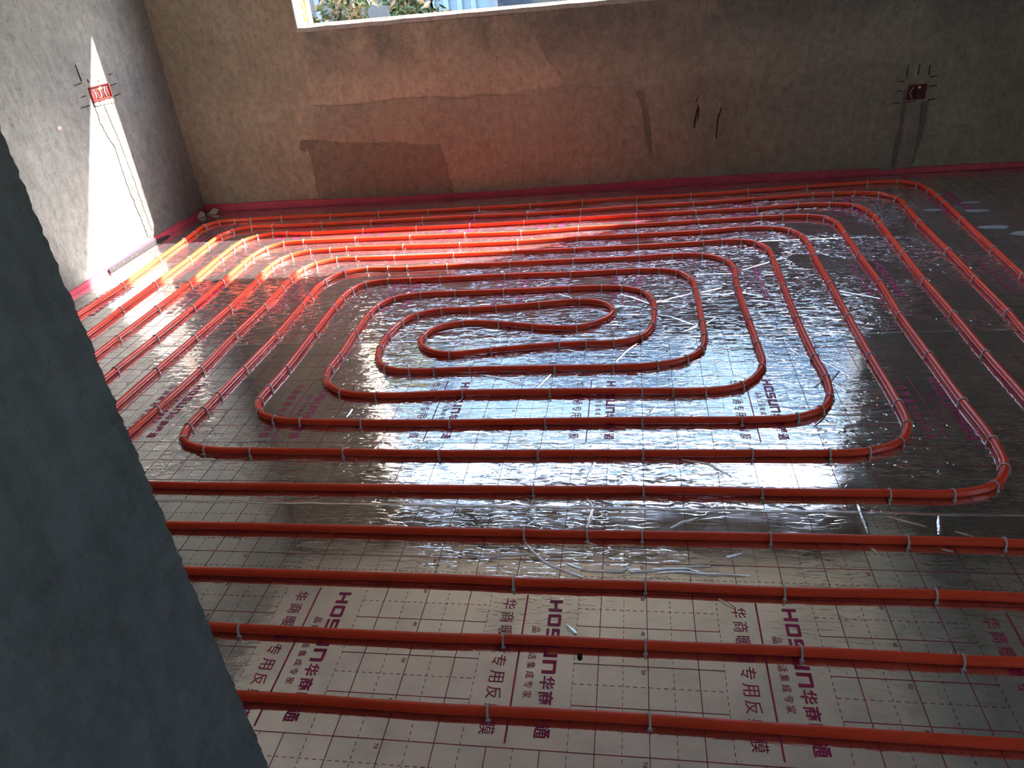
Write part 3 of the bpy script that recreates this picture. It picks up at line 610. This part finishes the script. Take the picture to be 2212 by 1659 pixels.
CREASES = [[(-0.295,0.925),(-0.204,0.877)],[(-0.016,0.951),(-0.056,0.887),(-0.09,0.807)],[(-0.304,0.743),(-0.351,0.63)],[(-0.54,0.726),(-0.483,0.702),(-0.393,0.657)],[(0.043,0.51),(0.015,0.454)],[(-0.136,0.222),(-0.148,0.164),(-0.157,0.103)],[(-0.153,0.051),(-0.132,0.002)],[(-0.133,-0.004),(-0.143,-0.079)],[(0.219,0.868),(0.269,0.891),(0.382,0.906)],[(0.141,0.782),(0.217,0.835)],[(0.219,1.089),(0.16,1.043)],[(0.063,-0.074),(0.092,-0.049),(0.133,-0.031)],[(0.103,0.225),(0.18,0.199),(0.231,0.145)],[(-0.297,-0.129),(-0.273,-0.17),(-0.242,-0.204),(-0.2,-0.23),(-0.146,-0.254)],[(-0.192,-0.206),(-0.156,-0.224),(-0.135,-0.231),(-0.056,-0.23),(-0.042,-0.219),(-0.033,-0.231),(-0.001,-0.229),(0.051,-0.217),(0.097,-0.215),(0.119,-0.224)],[(0.033,-0.23),(0.09,-0.227),(0.146,-0.231),(0.233,-0.231)],[(0.091,-0.209),(0.148,-0.204)],[(-0.406,-0.2),(-0.346,-0.188),(-0.278,-0.179)],[(-0.147,-0.129),(-0.115,-0.142)],[(0.157,-0.306),(0.188,-0.331)],[(-0.173,-0.4),(-0.151,-0.423)],[(-0.197,-0.16),(-0.157,-0.158)],[(0.188,-0.173),(0.225,-0.157)],[(0.064,1.316),(0.139,1.364),(0.217,1.402)],[(0.242,1.405),(0.318,1.444)],[(0.067,1.199),(0.122,1.172),(0.2,1.101)],[(-0.09,1.208),(0.034,1.201)],[(-0.113,1.214),(-0.168,1.247)],[(0.036,1.307),(-0.018,1.364),(-0.078,1.412)],[(0.241,1.104),(0.282,1.158)],[(0.216,1.101),(0.158,1.044)],[(-0.34,1.436),(-0.283,1.387)],[(-0.106,1.295),(0.003,1.273)],[(0.441,1.639),(0.509,1.689),(0.577,1.733),(0.674,1.809)],[(0.235,1.608),(0.393,1.604)],[(0.247,1.41),(0.334,1.448)],[(0.258,1.387),(0.331,1.377),(0.383,1.395)],[(0.413,1.392),(0.487,1.35)],[(0.431,1.317),(0.533,1.285),(0.568,1.257)],[(0.552,1.206),(0.635,1.204),(0.74,1.184)],[(0.673,1.384),(0.706,1.387),(0.748,1.417)],[(0.773,1.42),(0.836,1.437)],[(0.773,1.104),(0.801,1.084)],[(0.784,1.382),(0.915,1.3)],[(0.512,0.896),(0.536,0.843),(0.567,0.81)],[(0.596,0.837),(0.636,0.835),(0.678,0.807)],[(0.595,0.8),(0.626,0.751),(0.659,0.691)],[(0.506,0.72),(0.533,0.677),(0.565,0.66)],[(0.597,0.651),(0.629,0.591)],[(0.595,0.659),(0.636,0.725)],[(0.563,0.652),(0.538,0.62)],[(0.542,0.459),(0.627,0.458),(0.724,0.483)],[(0.538,0.455),(0.493,0.393)],[(-1.101,1.233),(-1.043,1.223),(-0.982,1.214)],[(-0.973,1.025),(-0.869,1.017)],[(-0.828,1.061),(-0.719,1.109),(-0.577,1.121)],[(-0.805,0.947),(-0.696,0.956),(-0.528,0.967)],[(-0.575,0.735),(-0.488,0.703),(-0.4,0.651)],[(-0.913,0.827),(-0.879,0.834),(-0.855,0.821),(-0.818,0.833)],[(-0.597,0.559),(-0.631,0.499)],[(-0.963,0.446),(-0.959,0.498)],[(0.529,0.05),(0.526,-0.077)],[(0.584,-0.01),(0.63,-0.032),(0.664,-0.047)],[(0.721,-0.061),(0.756,-0.078)],[(0.662,-0.116),(0.694,-0.134)],[(0.516,-0.121),(0.529,-0.144)],[(0.704,-0.007),(0.682,-0.076)]]


# creases pressed up in the foil, each a low folded ridge
def ridge(pts, w, h, seed):
    rnd = random.Random(seed); P = []
    for a, c in zip(pts[:-1], pts[1:]):
        k = max(2, int(math.hypot(c[0] - a[0], c[1] - a[1]) / 0.02))
        for j in range(k): P.append(Vector((a[0] + (c[0] - a[0]) * j / k, a[1] + (c[1] - a[1]) * j / k, 0)))
    P.append(Vector((*pts[-1], 0))); n = len(P); v = []; f = []
    for i, p in enumerate(P):
        t = (P[min(i + 1, n - 1)] - P[max(i - 1, 0)]).normalized(); s = Vector((-t.y, t.x, 0)); e = math.sin(math.pi * (i + 0.35) / (n - 0.3)) ** 0.6
        ww = w * (0.35 + 0.65 * e) * rnd.uniform(.8, 1.2); p = p + s * rnd.uniform(-.0012, .0012)
        sk = rnd.uniform(-.25, .25)
        for q in range(7):
            w_ = -1 + q / 3.0; hh = (math.cos(w_ * math.pi) * .5 + .5) * h * e + 0.0007
            v.append(tuple(p + s * (w_ + sk * (1 - w_ * w_)) * ww + Vector((0, 0, hh))))
    for i in range(n - 1):
        for q in range(6): f.append((7 * i + q, 7 * i + 7 + q, 7 * i + 8 + q, 7 * i + 1 + q))
    return fix_normals(mesh_from('crease', v, f, True))
for ci, pl in enumerate(CREASES):
    my = sum(q[1] for q in pl) / len(pl)
    si = 1 + max(0, min(3, int(math.floor(my)) + 1))
    obj('crease', ridge(pl, 0.0050, 0.0017, ci), M_CREASE, strips[si])
for yy, si in ((0.0, 1), (1.0, 2), (2.0, 3)):
    rnd = random.Random(si + 40)
    pts = [(X_MIN + 0.05 + k * 0.1, yy + 0.001 + rnd.uniform(-.002, .002)) for k in range(int((X_MAX - X_MIN - 0.1) / 0.1))]
    obj('seam_fold', ridge(pts, 0.005, 0.0012, si + 50), M_CREASE, strips[si])

# ---------------------------------------------------------------- heating pipe and its clips
RADIUS = 0.0105
def smooth_path():
    P = [Vector((x, y, 0)) for x, y, c in PIPE_PATH]; out = []; idx = []
    for i in range(len(P) - 1):
        p0 = P[max(i - 1, 0)]; p1 = P[i]; p2 = P[i + 1]; p3 = P[min(i + 2, len(P) - 1)]
        L = (p2 - p1).length; k = max(2, int(L / 0.016)); idx.append(len(out))
        d01 = max((p1 - p0).length, 1e-4) ** .5; d12 = max(L, 1e-4) ** .5; d23 = max((p3 - p2).length, 1e-4) ** .5
        m1 = (p1 - p0) / d01 - (p2 - p0) / (d01 + d12) + (p2 - p1) / d12 if i else (p2 - p1) / d12
        m2 = (p2 - p1) / d12 - (p3 - p1) / (d12 + d23) + (p3 - p2) / d23 if i + 2 < len(P) else (p2 - p1) / d12
        m1 *= d12; m2 *= d12
        for j in range(k):
            t = j / k
            out.append(p1 * (2 * t ** 3 - 3 * t * t + 1) + m1 * (t ** 3 - 2 * t * t + t) + p2 * (-2 * t ** 3 + 3 * t * t) + m2 * (t ** 3 - t * t))
    idx.append(len(out)); out.append(P[-1])
    for _ in range(5):
        out = [out[0]] + [out[i] * .5 + (out[i - 1] + out[i + 1]) * .25 for i in range(1, len(out) - 1)] + [out[-1]]
    return out, idx
path, idx = smooth_path()
pipe = empty('heating_pipe', (0, 0, 0)); tag(pipe, 'long red heating pipe laid in a double spiral and clipped to the foil', 'pipe')
tb = MB().tube([(p.x, p.y, RADIUS + 0.0012 + 0.0008 * mnoise.noise((p.x * 3, p.y * 3, 0))) for p in path], RADIUS, 14)
obj('pipe_tube', tb.mesh('pipe_tube', True), M_PIPE, pipe)
def clip_mesh():
    """plastic U staple: arch over the pipe, two shanks down into the floor, small barbs"""
    b = MB(); r = RADIUS + 0.0018; n = 10; w = 0.0021; t = 0.0013; rows = []
    prof = [(-r - 0.0006, -0.001)] + [(r * math.cos(math.pi - math.pi * i / n), RADIUS + 0.0012 + r * math.sin(math.pi * i / n)) for i in range(n + 1)] + [(r + 0.0006, -0.001)]
    for i, (y, z) in enumerate(prof):
        a = prof[max(i - 1, 0)]; c = prof[min(i + 1, len(prof) - 1)]
        d = Vector((c[0] - a[0], c[1] - a[1])).normalized(); nn = Vector((-d.y, d.x)) * t
        for x, s in ((-w, 1), (w, 1), (w, -1), (-w, -1)): b.v.append((x, y + nn.x * s, z + nn.y * s))
    for i in range(len(prof) - 1):
        for j in range(4): b.f.append((i * 4 + j, i * 4 + (j + 1) % 4, i * 4 + 4 + (j + 1) % 4, i * 4 + 4 + j))
    for s in (-1, 1): b.box(-0.0045, 0.0045, s * (r + 0.0006) - 0.003, s * (r + 0.0006) + 0.003, 0.0, 0.0022)
    return b.mesh('pipe_clip')
cm = clip_mesh(); cm.materials.append(M_CLIP)
clips = []
for i, (x, y, c) in enumerate(PIPE_PATH):
    if not c: continue
    k = min(idx[i], len(path) - 2); t = path[min(k + 1, len(path) - 1)] - path[max(k - 1, 0)]
    clips.append((path[k].x, path[k].y, math.atan2(t.y, t.x) + random.uniform(-.06, .06)))
clips.sort(key=lambda q: (q[0] + 0.02) ** 2 + (q[1] + 1.57) ** 2)
for x, y, a in clips[:300]:
    o = obj('pipe_clip', cm, None, pipe); o.location = (x, y, 0); o.rotation_euler = (0, 0, a)
if clips[300:]:
    rest = MB()
    for x, y, a in clips[300:]:
        k = len(rest.v); ca, sa = math.cos(a), math.sin(a)
        rest.v += [(x + v.co.x * ca - v.co.y * sa, y + v.co.x * sa + v.co.y * ca, v.co.z) for v in cm.vertices]
        rest.f += [tuple(k + q for q in p.vertices) for p in cm.polygons]
    tag(obj('far_clips', rest.mesh('far_clips'), M_CLIP, pipe), kind='stuff')

# ---------------------------------------------------------------- pink edge insulation
def edge_strip(pts, nrm, label, top):
    """upright foam band against a wall with a thin apron lying on the foil"""
    root = empty('edge_strip', (0, 0, 0)); tag(root, label, 'edge strip')
    v = []; f = []; n = len(pts)
    for i, (x, y) in enumerate(pts):
        h = top(i / (n - 1)); w = 0.008 + 0.003 * mnoise.noise((x * 4, y * 4, 1))
        lean = 0.002 * mnoise.noise((x * 6, y * 6, 5))
        v += [(x, y, 0.0006), (x, y, h), (x + nrm[0] * w, y + nrm[1] * w, h - 0.002 + lean), (x + nrm[0] * (w + .004), y + nrm[1] * (w + .004), 0.0006)]
    for i in range(n - 1):
        for j in range(4): f.append((i * 4 + j, i * 4 + (j + 1) % 4, i * 4 + 4 + (j + 1) % 4, i * 4 + 4 + j))
    f += [(0, 1, 2, 3), tuple((n - 1) * 4 + j for j in (3, 2, 1, 0))]
    obj('foam_band', fix_normals(mesh_from('foam_band', v, f)), M_PINK, root)
    v = []; f = []
    for i, (x, y) in enumerate(pts):
        w = 0.014 + 0.045 * (0.5 + 0.5 * mnoise.noise((x * 2.2, y * 2.2, 9)))
        o = 0.009
        v += [(x + nrm[0] * o, y + nrm[1] * o, 0.004), (x + nrm[0] * (o + w), y + nrm[1] * (o + w), 0.0009), (x + nrm[0] * (o + w), y + nrm[1] * (o + w), 0.0005), (x + nrm[0] * o, y + nrm[1] * o, 0.0007)]
    for i in range(n - 1):
        for j in range(4): f.append((i * 4 + j, i * 4 + (j + 1) % 4, i * 4 + 4 + (j + 1) % 4, i * 4 + 4 + j))
    return root, fix_normals(mesh_from('apron', v, f))
nb = 120
pb = [(LEFT_X + 0.01 + (RIGHT_X - LEFT_X - 0.03) * i / nb, wall_y(LEFT_X + 0.01 + (RIGHT_X - LEFT_X - 0.03) * i / nb) - 0.001) for i in range(nb + 1)]
def top_back(t):
    x = LEFT_X + (RIGHT_X - LEFT_X) * t
    h = 0.040 + 0.008 * math.sin(x * 2.1 + 0.6) + 0.005 * mnoise.noise((x * 3, 0, 0))
    return max(0.018, h - (0.022 if 1.36 < x < 1.46 else 0))
er, ap = edge_strip(pb, (0, -1), 'pink foam edge strip along the foot of the brown window wall', top_back)
M_FILM = simple('thin pink film', (0.40, 0.06, 0.11), 0.35, vary=0.3, scale=10)
obj('apron', ap, M_FILM, er)
pl_ = [(LEFT_X + 0.001, BLOCK_Y + 0.01 + (wall_y(LEFT_X) - 0.02 - BLOCK_Y - 0.01) * i / 80) for i in range(81)]
el, ap2 = edge_strip(pl_, (1, 0), 'pink foam edge strip along the foot of the grey wall, partly sunlit', lambda t: 0.024 + 0.014 * max(0, min(1, (t - 0.66) * 4)) * (1 if t < 0.93 else 0.5))
for i_, (dx, dy, w, l_, rz) in enumerate(((0.035, 2.845, 0.05, 0.035, 0.5), (0.085, 2.905, 0.075, 0.05, -0.2))):
    me = mesh_from('scrap', [(-w / 2, -l_ / 2, 0.002), (w / 2, -l_ / 3, 0.004), (w / 2.4, l_ / 2, 0.022), (0, l_ / 3, 0.034), (-w / 2, l_ / 2.2, 0.010)], [(0, 1, 3), (1, 2, 3), (0, 3, 4)])
    o = obj('paper_scrap', me, M_WHITE); o.location = (LEFT_X + dx, dy, 0.0); o.rotation_euler = (0, 0, rz)
    sol = o.modifiers.new('thickness', 'SOLIDIFY'); sol.thickness = 0.0008
    tag(o, ('smaller crumpled scrap of pale paper nearer the grey wall in the far corner', 'larger crumpled scrap of pale paper in the far corner of the floor')[i_], 'paper scrap')

# narrow black stripe along the foot of the sunlit wall, with a few white specks on it
tp = empty('black_stripe', (LEFT_X + 0.026, 2.14, 0.004)); tag(tp, 'narrow black stripe at the foot of the sunlit grey wall', 'stripe')
b = MB()
n = 24; v = []; f = []
for i in range(n + 1):
    y = -0.26 + 0.60 * i / n; wv = 0.0015 * mnoise.noise((y * 30, 0, 0)); wd = 0.024 if i < n * .8 else 0.024 * (1.05 - (i / n - .8) * 4)
    v += [(-0.010, y, wd * .9 - .002 + wv), (-0.0075, y, wd * .9 - .003 + wv), (-0.0055, y, -.002 + wv), (-0.010, y, -.002 + wv)]
for i in range(n):
    for j in range(4): f.append((i * 4 + j, i * 4 + (j + 1) % 4, i * 4 + 4 + (j + 1) % 4, i * 4 + 4 + j))
obj('stripe_band', fix_normals(mesh_from('stripe_band', v, f)), M_BLACK, tp)
for y in (-0.22, -0.13, -0.05, -0.01):
    s = bmesh.new(); bmesh.ops.create_icosphere(s, subdivisions=1, radius=0.0028, matrix=Matrix.Translation((-0.0065, y, 0.012)))
    me = bpy.data.meshes.new('speck'); s.to_mesh(me); s.free(); obj('speck', me, M_WHITE, tp)

# ---------------------------------------------------------------- small litter on the floor
def blob(name, label, cat, loc, size, mat, seed, flat=1.0, group=None):
    bmx = bmesh.new(); bmesh.ops.create_icosphere(bmx, subdivisions=3, radius=1.0)
    for vv in bmx.verts:
        vv.co *= 1 + 0.35 * mnoise.noise(vv.co * 1.6 + Vector((seed, 0, 0)))
        vv.co = Vector((vv.co.x * size[0], vv.co.y * size[1], max(vv.co.z, -0.6) * size[2] + 0.6 * size[2]))
    me = bpy.data.meshes.new(name); bmx.to_mesh(me); bmx.free()
    return tag(obj(name, me, mat, None, loc), label, cat, group)
blob('pebble', 'small black lump on the near beige foil beside the lettering', 'pebble', (-0.139, -0.483, 0.0006), (0.0055, 0.006, 0.004), M_STONE, 1)
for i_, (x, y, sx, sy) in enumerate(((1.437, 2.355, .045, .018), (1.617, 2.314, .055, .022), (1.603, 2.068, .065, .026), (1.70, 1.971, .06, .03), (1.642, 2.449, .05, .012))):
    blob('mortar_splash', ('dried mortar splash just beyond the outermost pipe bend', 'pale mortar splash between the outer pipe and the window wall', 'long dried mortar splash outside the outermost pipe', 'mortar splash cut off by the frame edge', 'faint mortar splash nearest the window wall')[i_], 'mortar splash', (x, y, 0.0006), (sx, sy, 0.0012), M_SPLASH, 20 + i_, group='mortar splashes on the foil')

# ---------------------------------------------------------------- outside
ground = tag(obj('ground', MB().box(-40, 40, -40, 45, -0.9, -0.55).mesh('ground'), M_LAWN), 'dusty ground outside the window', kind='structure')
def house(x0, x1, y0, z1, label):
    root = empty('building', ((x0 + x1) / 2, y0, -0.55)); tag(root, label, 'building')
    inv = Matrix.Translation(root.location).inverted()
    def part(name, me, mat, par=root):
        o = obj(name, me, mat); o.parent = par
        o.matrix_parent_inverse = inv if par is root else Matrix.Identity(4)
        return o
    part('wall', MB().box(x0, x1, y0, y0 + 6, -0.55, z1).mesh('wall'), M_SIDING)
    part('roof', MB().box(x0 - 0.3, x1 + 0.3, y0 - 0.3, y0 + 6.3, z1, z1 + 0.18).mesh('roof'), M_ROOF)
    rib = MB().box(-0.03, 0.03, -0.045, 0.0, -0.55, z1 - 0.02).mesh('siding_rib'); rib.materials.append(M_SIDING)
    wins = [(-1.70 + k * 3.4, 0.40 + 2.9 * fl, 2.4, 1.5) for k in range(-2, 4) for fl in range(2)]
    x = x0 + 0.1
    while x < x1:
        if not any(wx - 0.1 < x < wx + ww + 0.1 for wx, wz, ww, wh in wins):
            o = obj('siding_rib', rib, None); o.parent = root; o.matrix_parent_inverse = inv; o.location = (x, y0, 0)
        x += 0.17
    for wx, wz, ww, wh in wins:
        if wx < x0 + .1 or wx + ww > x1 - .1: continue
        fr = MB().box(wx, wx + ww, y0 - 0.06, y0, wz, wz + 0.07).box(wx, wx + ww, y0 - 0.06, y0, wz + wh - 0.07, wz + wh).box(wx, wx + 0.07, y0 - 0.06, y0, wz + 0.07, wz + wh - 0.07).box(wx + ww - 0.07, wx + ww, y0 - 0.06, y0, wz + 0.07, wz + wh - 0.07).box(wx + ww / 2 - .03, wx + ww / 2 + .03, y0 - 0.06, y0, wz + 0.07, wz + wh - 0.07)
        w_ = part('window', fr.mesh('window'), M_FRAME)
        pane = obj('pane', MB().box(wx + 0.05, wx + ww - 0.05, y0 - 0.025, y0 - 0.005, wz + 0.05, wz + wh - 0.05).mesh('pane'), M_GLASS)
        pane.parent = w_
    return root
house(-9.0, 9.5, 8.6, 5.5, 'pale ribbed building with dark windows beyond the trees')

def leaf_cloud(name, centres, count, size, seed, mats, parent):
    rnd = random.Random(seed); v = []; f = []; mi = []
    for _ in range(count):
        c, r = rnd.choice(centres)
        d = Vector((rnd.gauss(0, 1), rnd.gauss(0, 1), rnd.gauss(0, 1))).normalized() * r * rnd.uniform(.35, 1.0) ** .6
        p = Vector(c) + Vector((d.x, d.y, d.z * 0.8))
        a = Vector((rnd.gauss(0, 1), rnd.gauss(0, 1), rnd.gauss(-.5, .6))).normalized(); s = a.cross(Vector((rnd.gauss(0, 1), rnd.gauss(0, 1), rnd.gauss(0, 1)))).normalized()
        L = size * rnd.uniform(.7, 1.3); w = L * 0.22; up = a.cross(s) * w * .35
        k = len(v)
        v += [tuple(p), tuple(p + a * L * .5 + s * w), tuple(p + a * L), tuple(p + a * L * .5 - s * w), tuple(p + a * L * .5 - up)]
        f += [(k, k + 1, k + 4), (k + 1, k + 2, k + 4), (k + 2, k + 3, k + 4), (k + 3, k, k + 4)]
        q = 1 if rnd.random() < 0.33 else 0; mi += [q] * 4
    me = mesh_from(name, v, f)
    for mt in mats: me.materials.append(mt)
    me.polygons.foreach_set('material_index', mi)
    return tag(obj(name, me, None, parent), kind='stuff')
def tree(label, x, y, h, spread, seed, low):
    root = empty('tree', (x, y, -0.55)); tag(root, label, 'tree', 'young trees outside the window')
    rnd = random.Random(seed)
    obj('trunk', MB().tube([(0, 0, 0), (0.03, 0.01, h * .3), (-0.02, 0.03, h * .6), (0.03, 0, h * .92)], [0.05, 0.042, 0.03, 0.012], 8).mesh('trunk', True), M_BARK, root)
    cs = []
    for k in range(13):
        z = low + (h - low) * (k + .5) / 13; a = rnd.uniform(0, 6.28); r = spread * rnd.uniform(.25, .75) * (1.1 - 0.5 * k / 13)
        e = (r * math.cos(a), r * math.sin(a), z)
        obj('branch', MB().tube([(0, 0, z - 0.25), (e[0] * .5, e[1] * .5, z - 0.05), e], [0.016, 0.011, 0.005], 6).mesh('branch', True), M_BARK, root)
        cs.append((e, spread * 0.42))
    leaf_cloud('foliage', cs, 3600, 0.095, seed, [M_LEAF, M_LEAF2], root)
tree('leafy young tree nearest the window jamb, green with tan tips', -2.52, 5.3, 3.3, 0.56, 1, 0.75)
tree('leafy young tree standing in front of the pale ribbed wall', -1.92, 6.3, 3.4, 0.56, 2, 0.75)
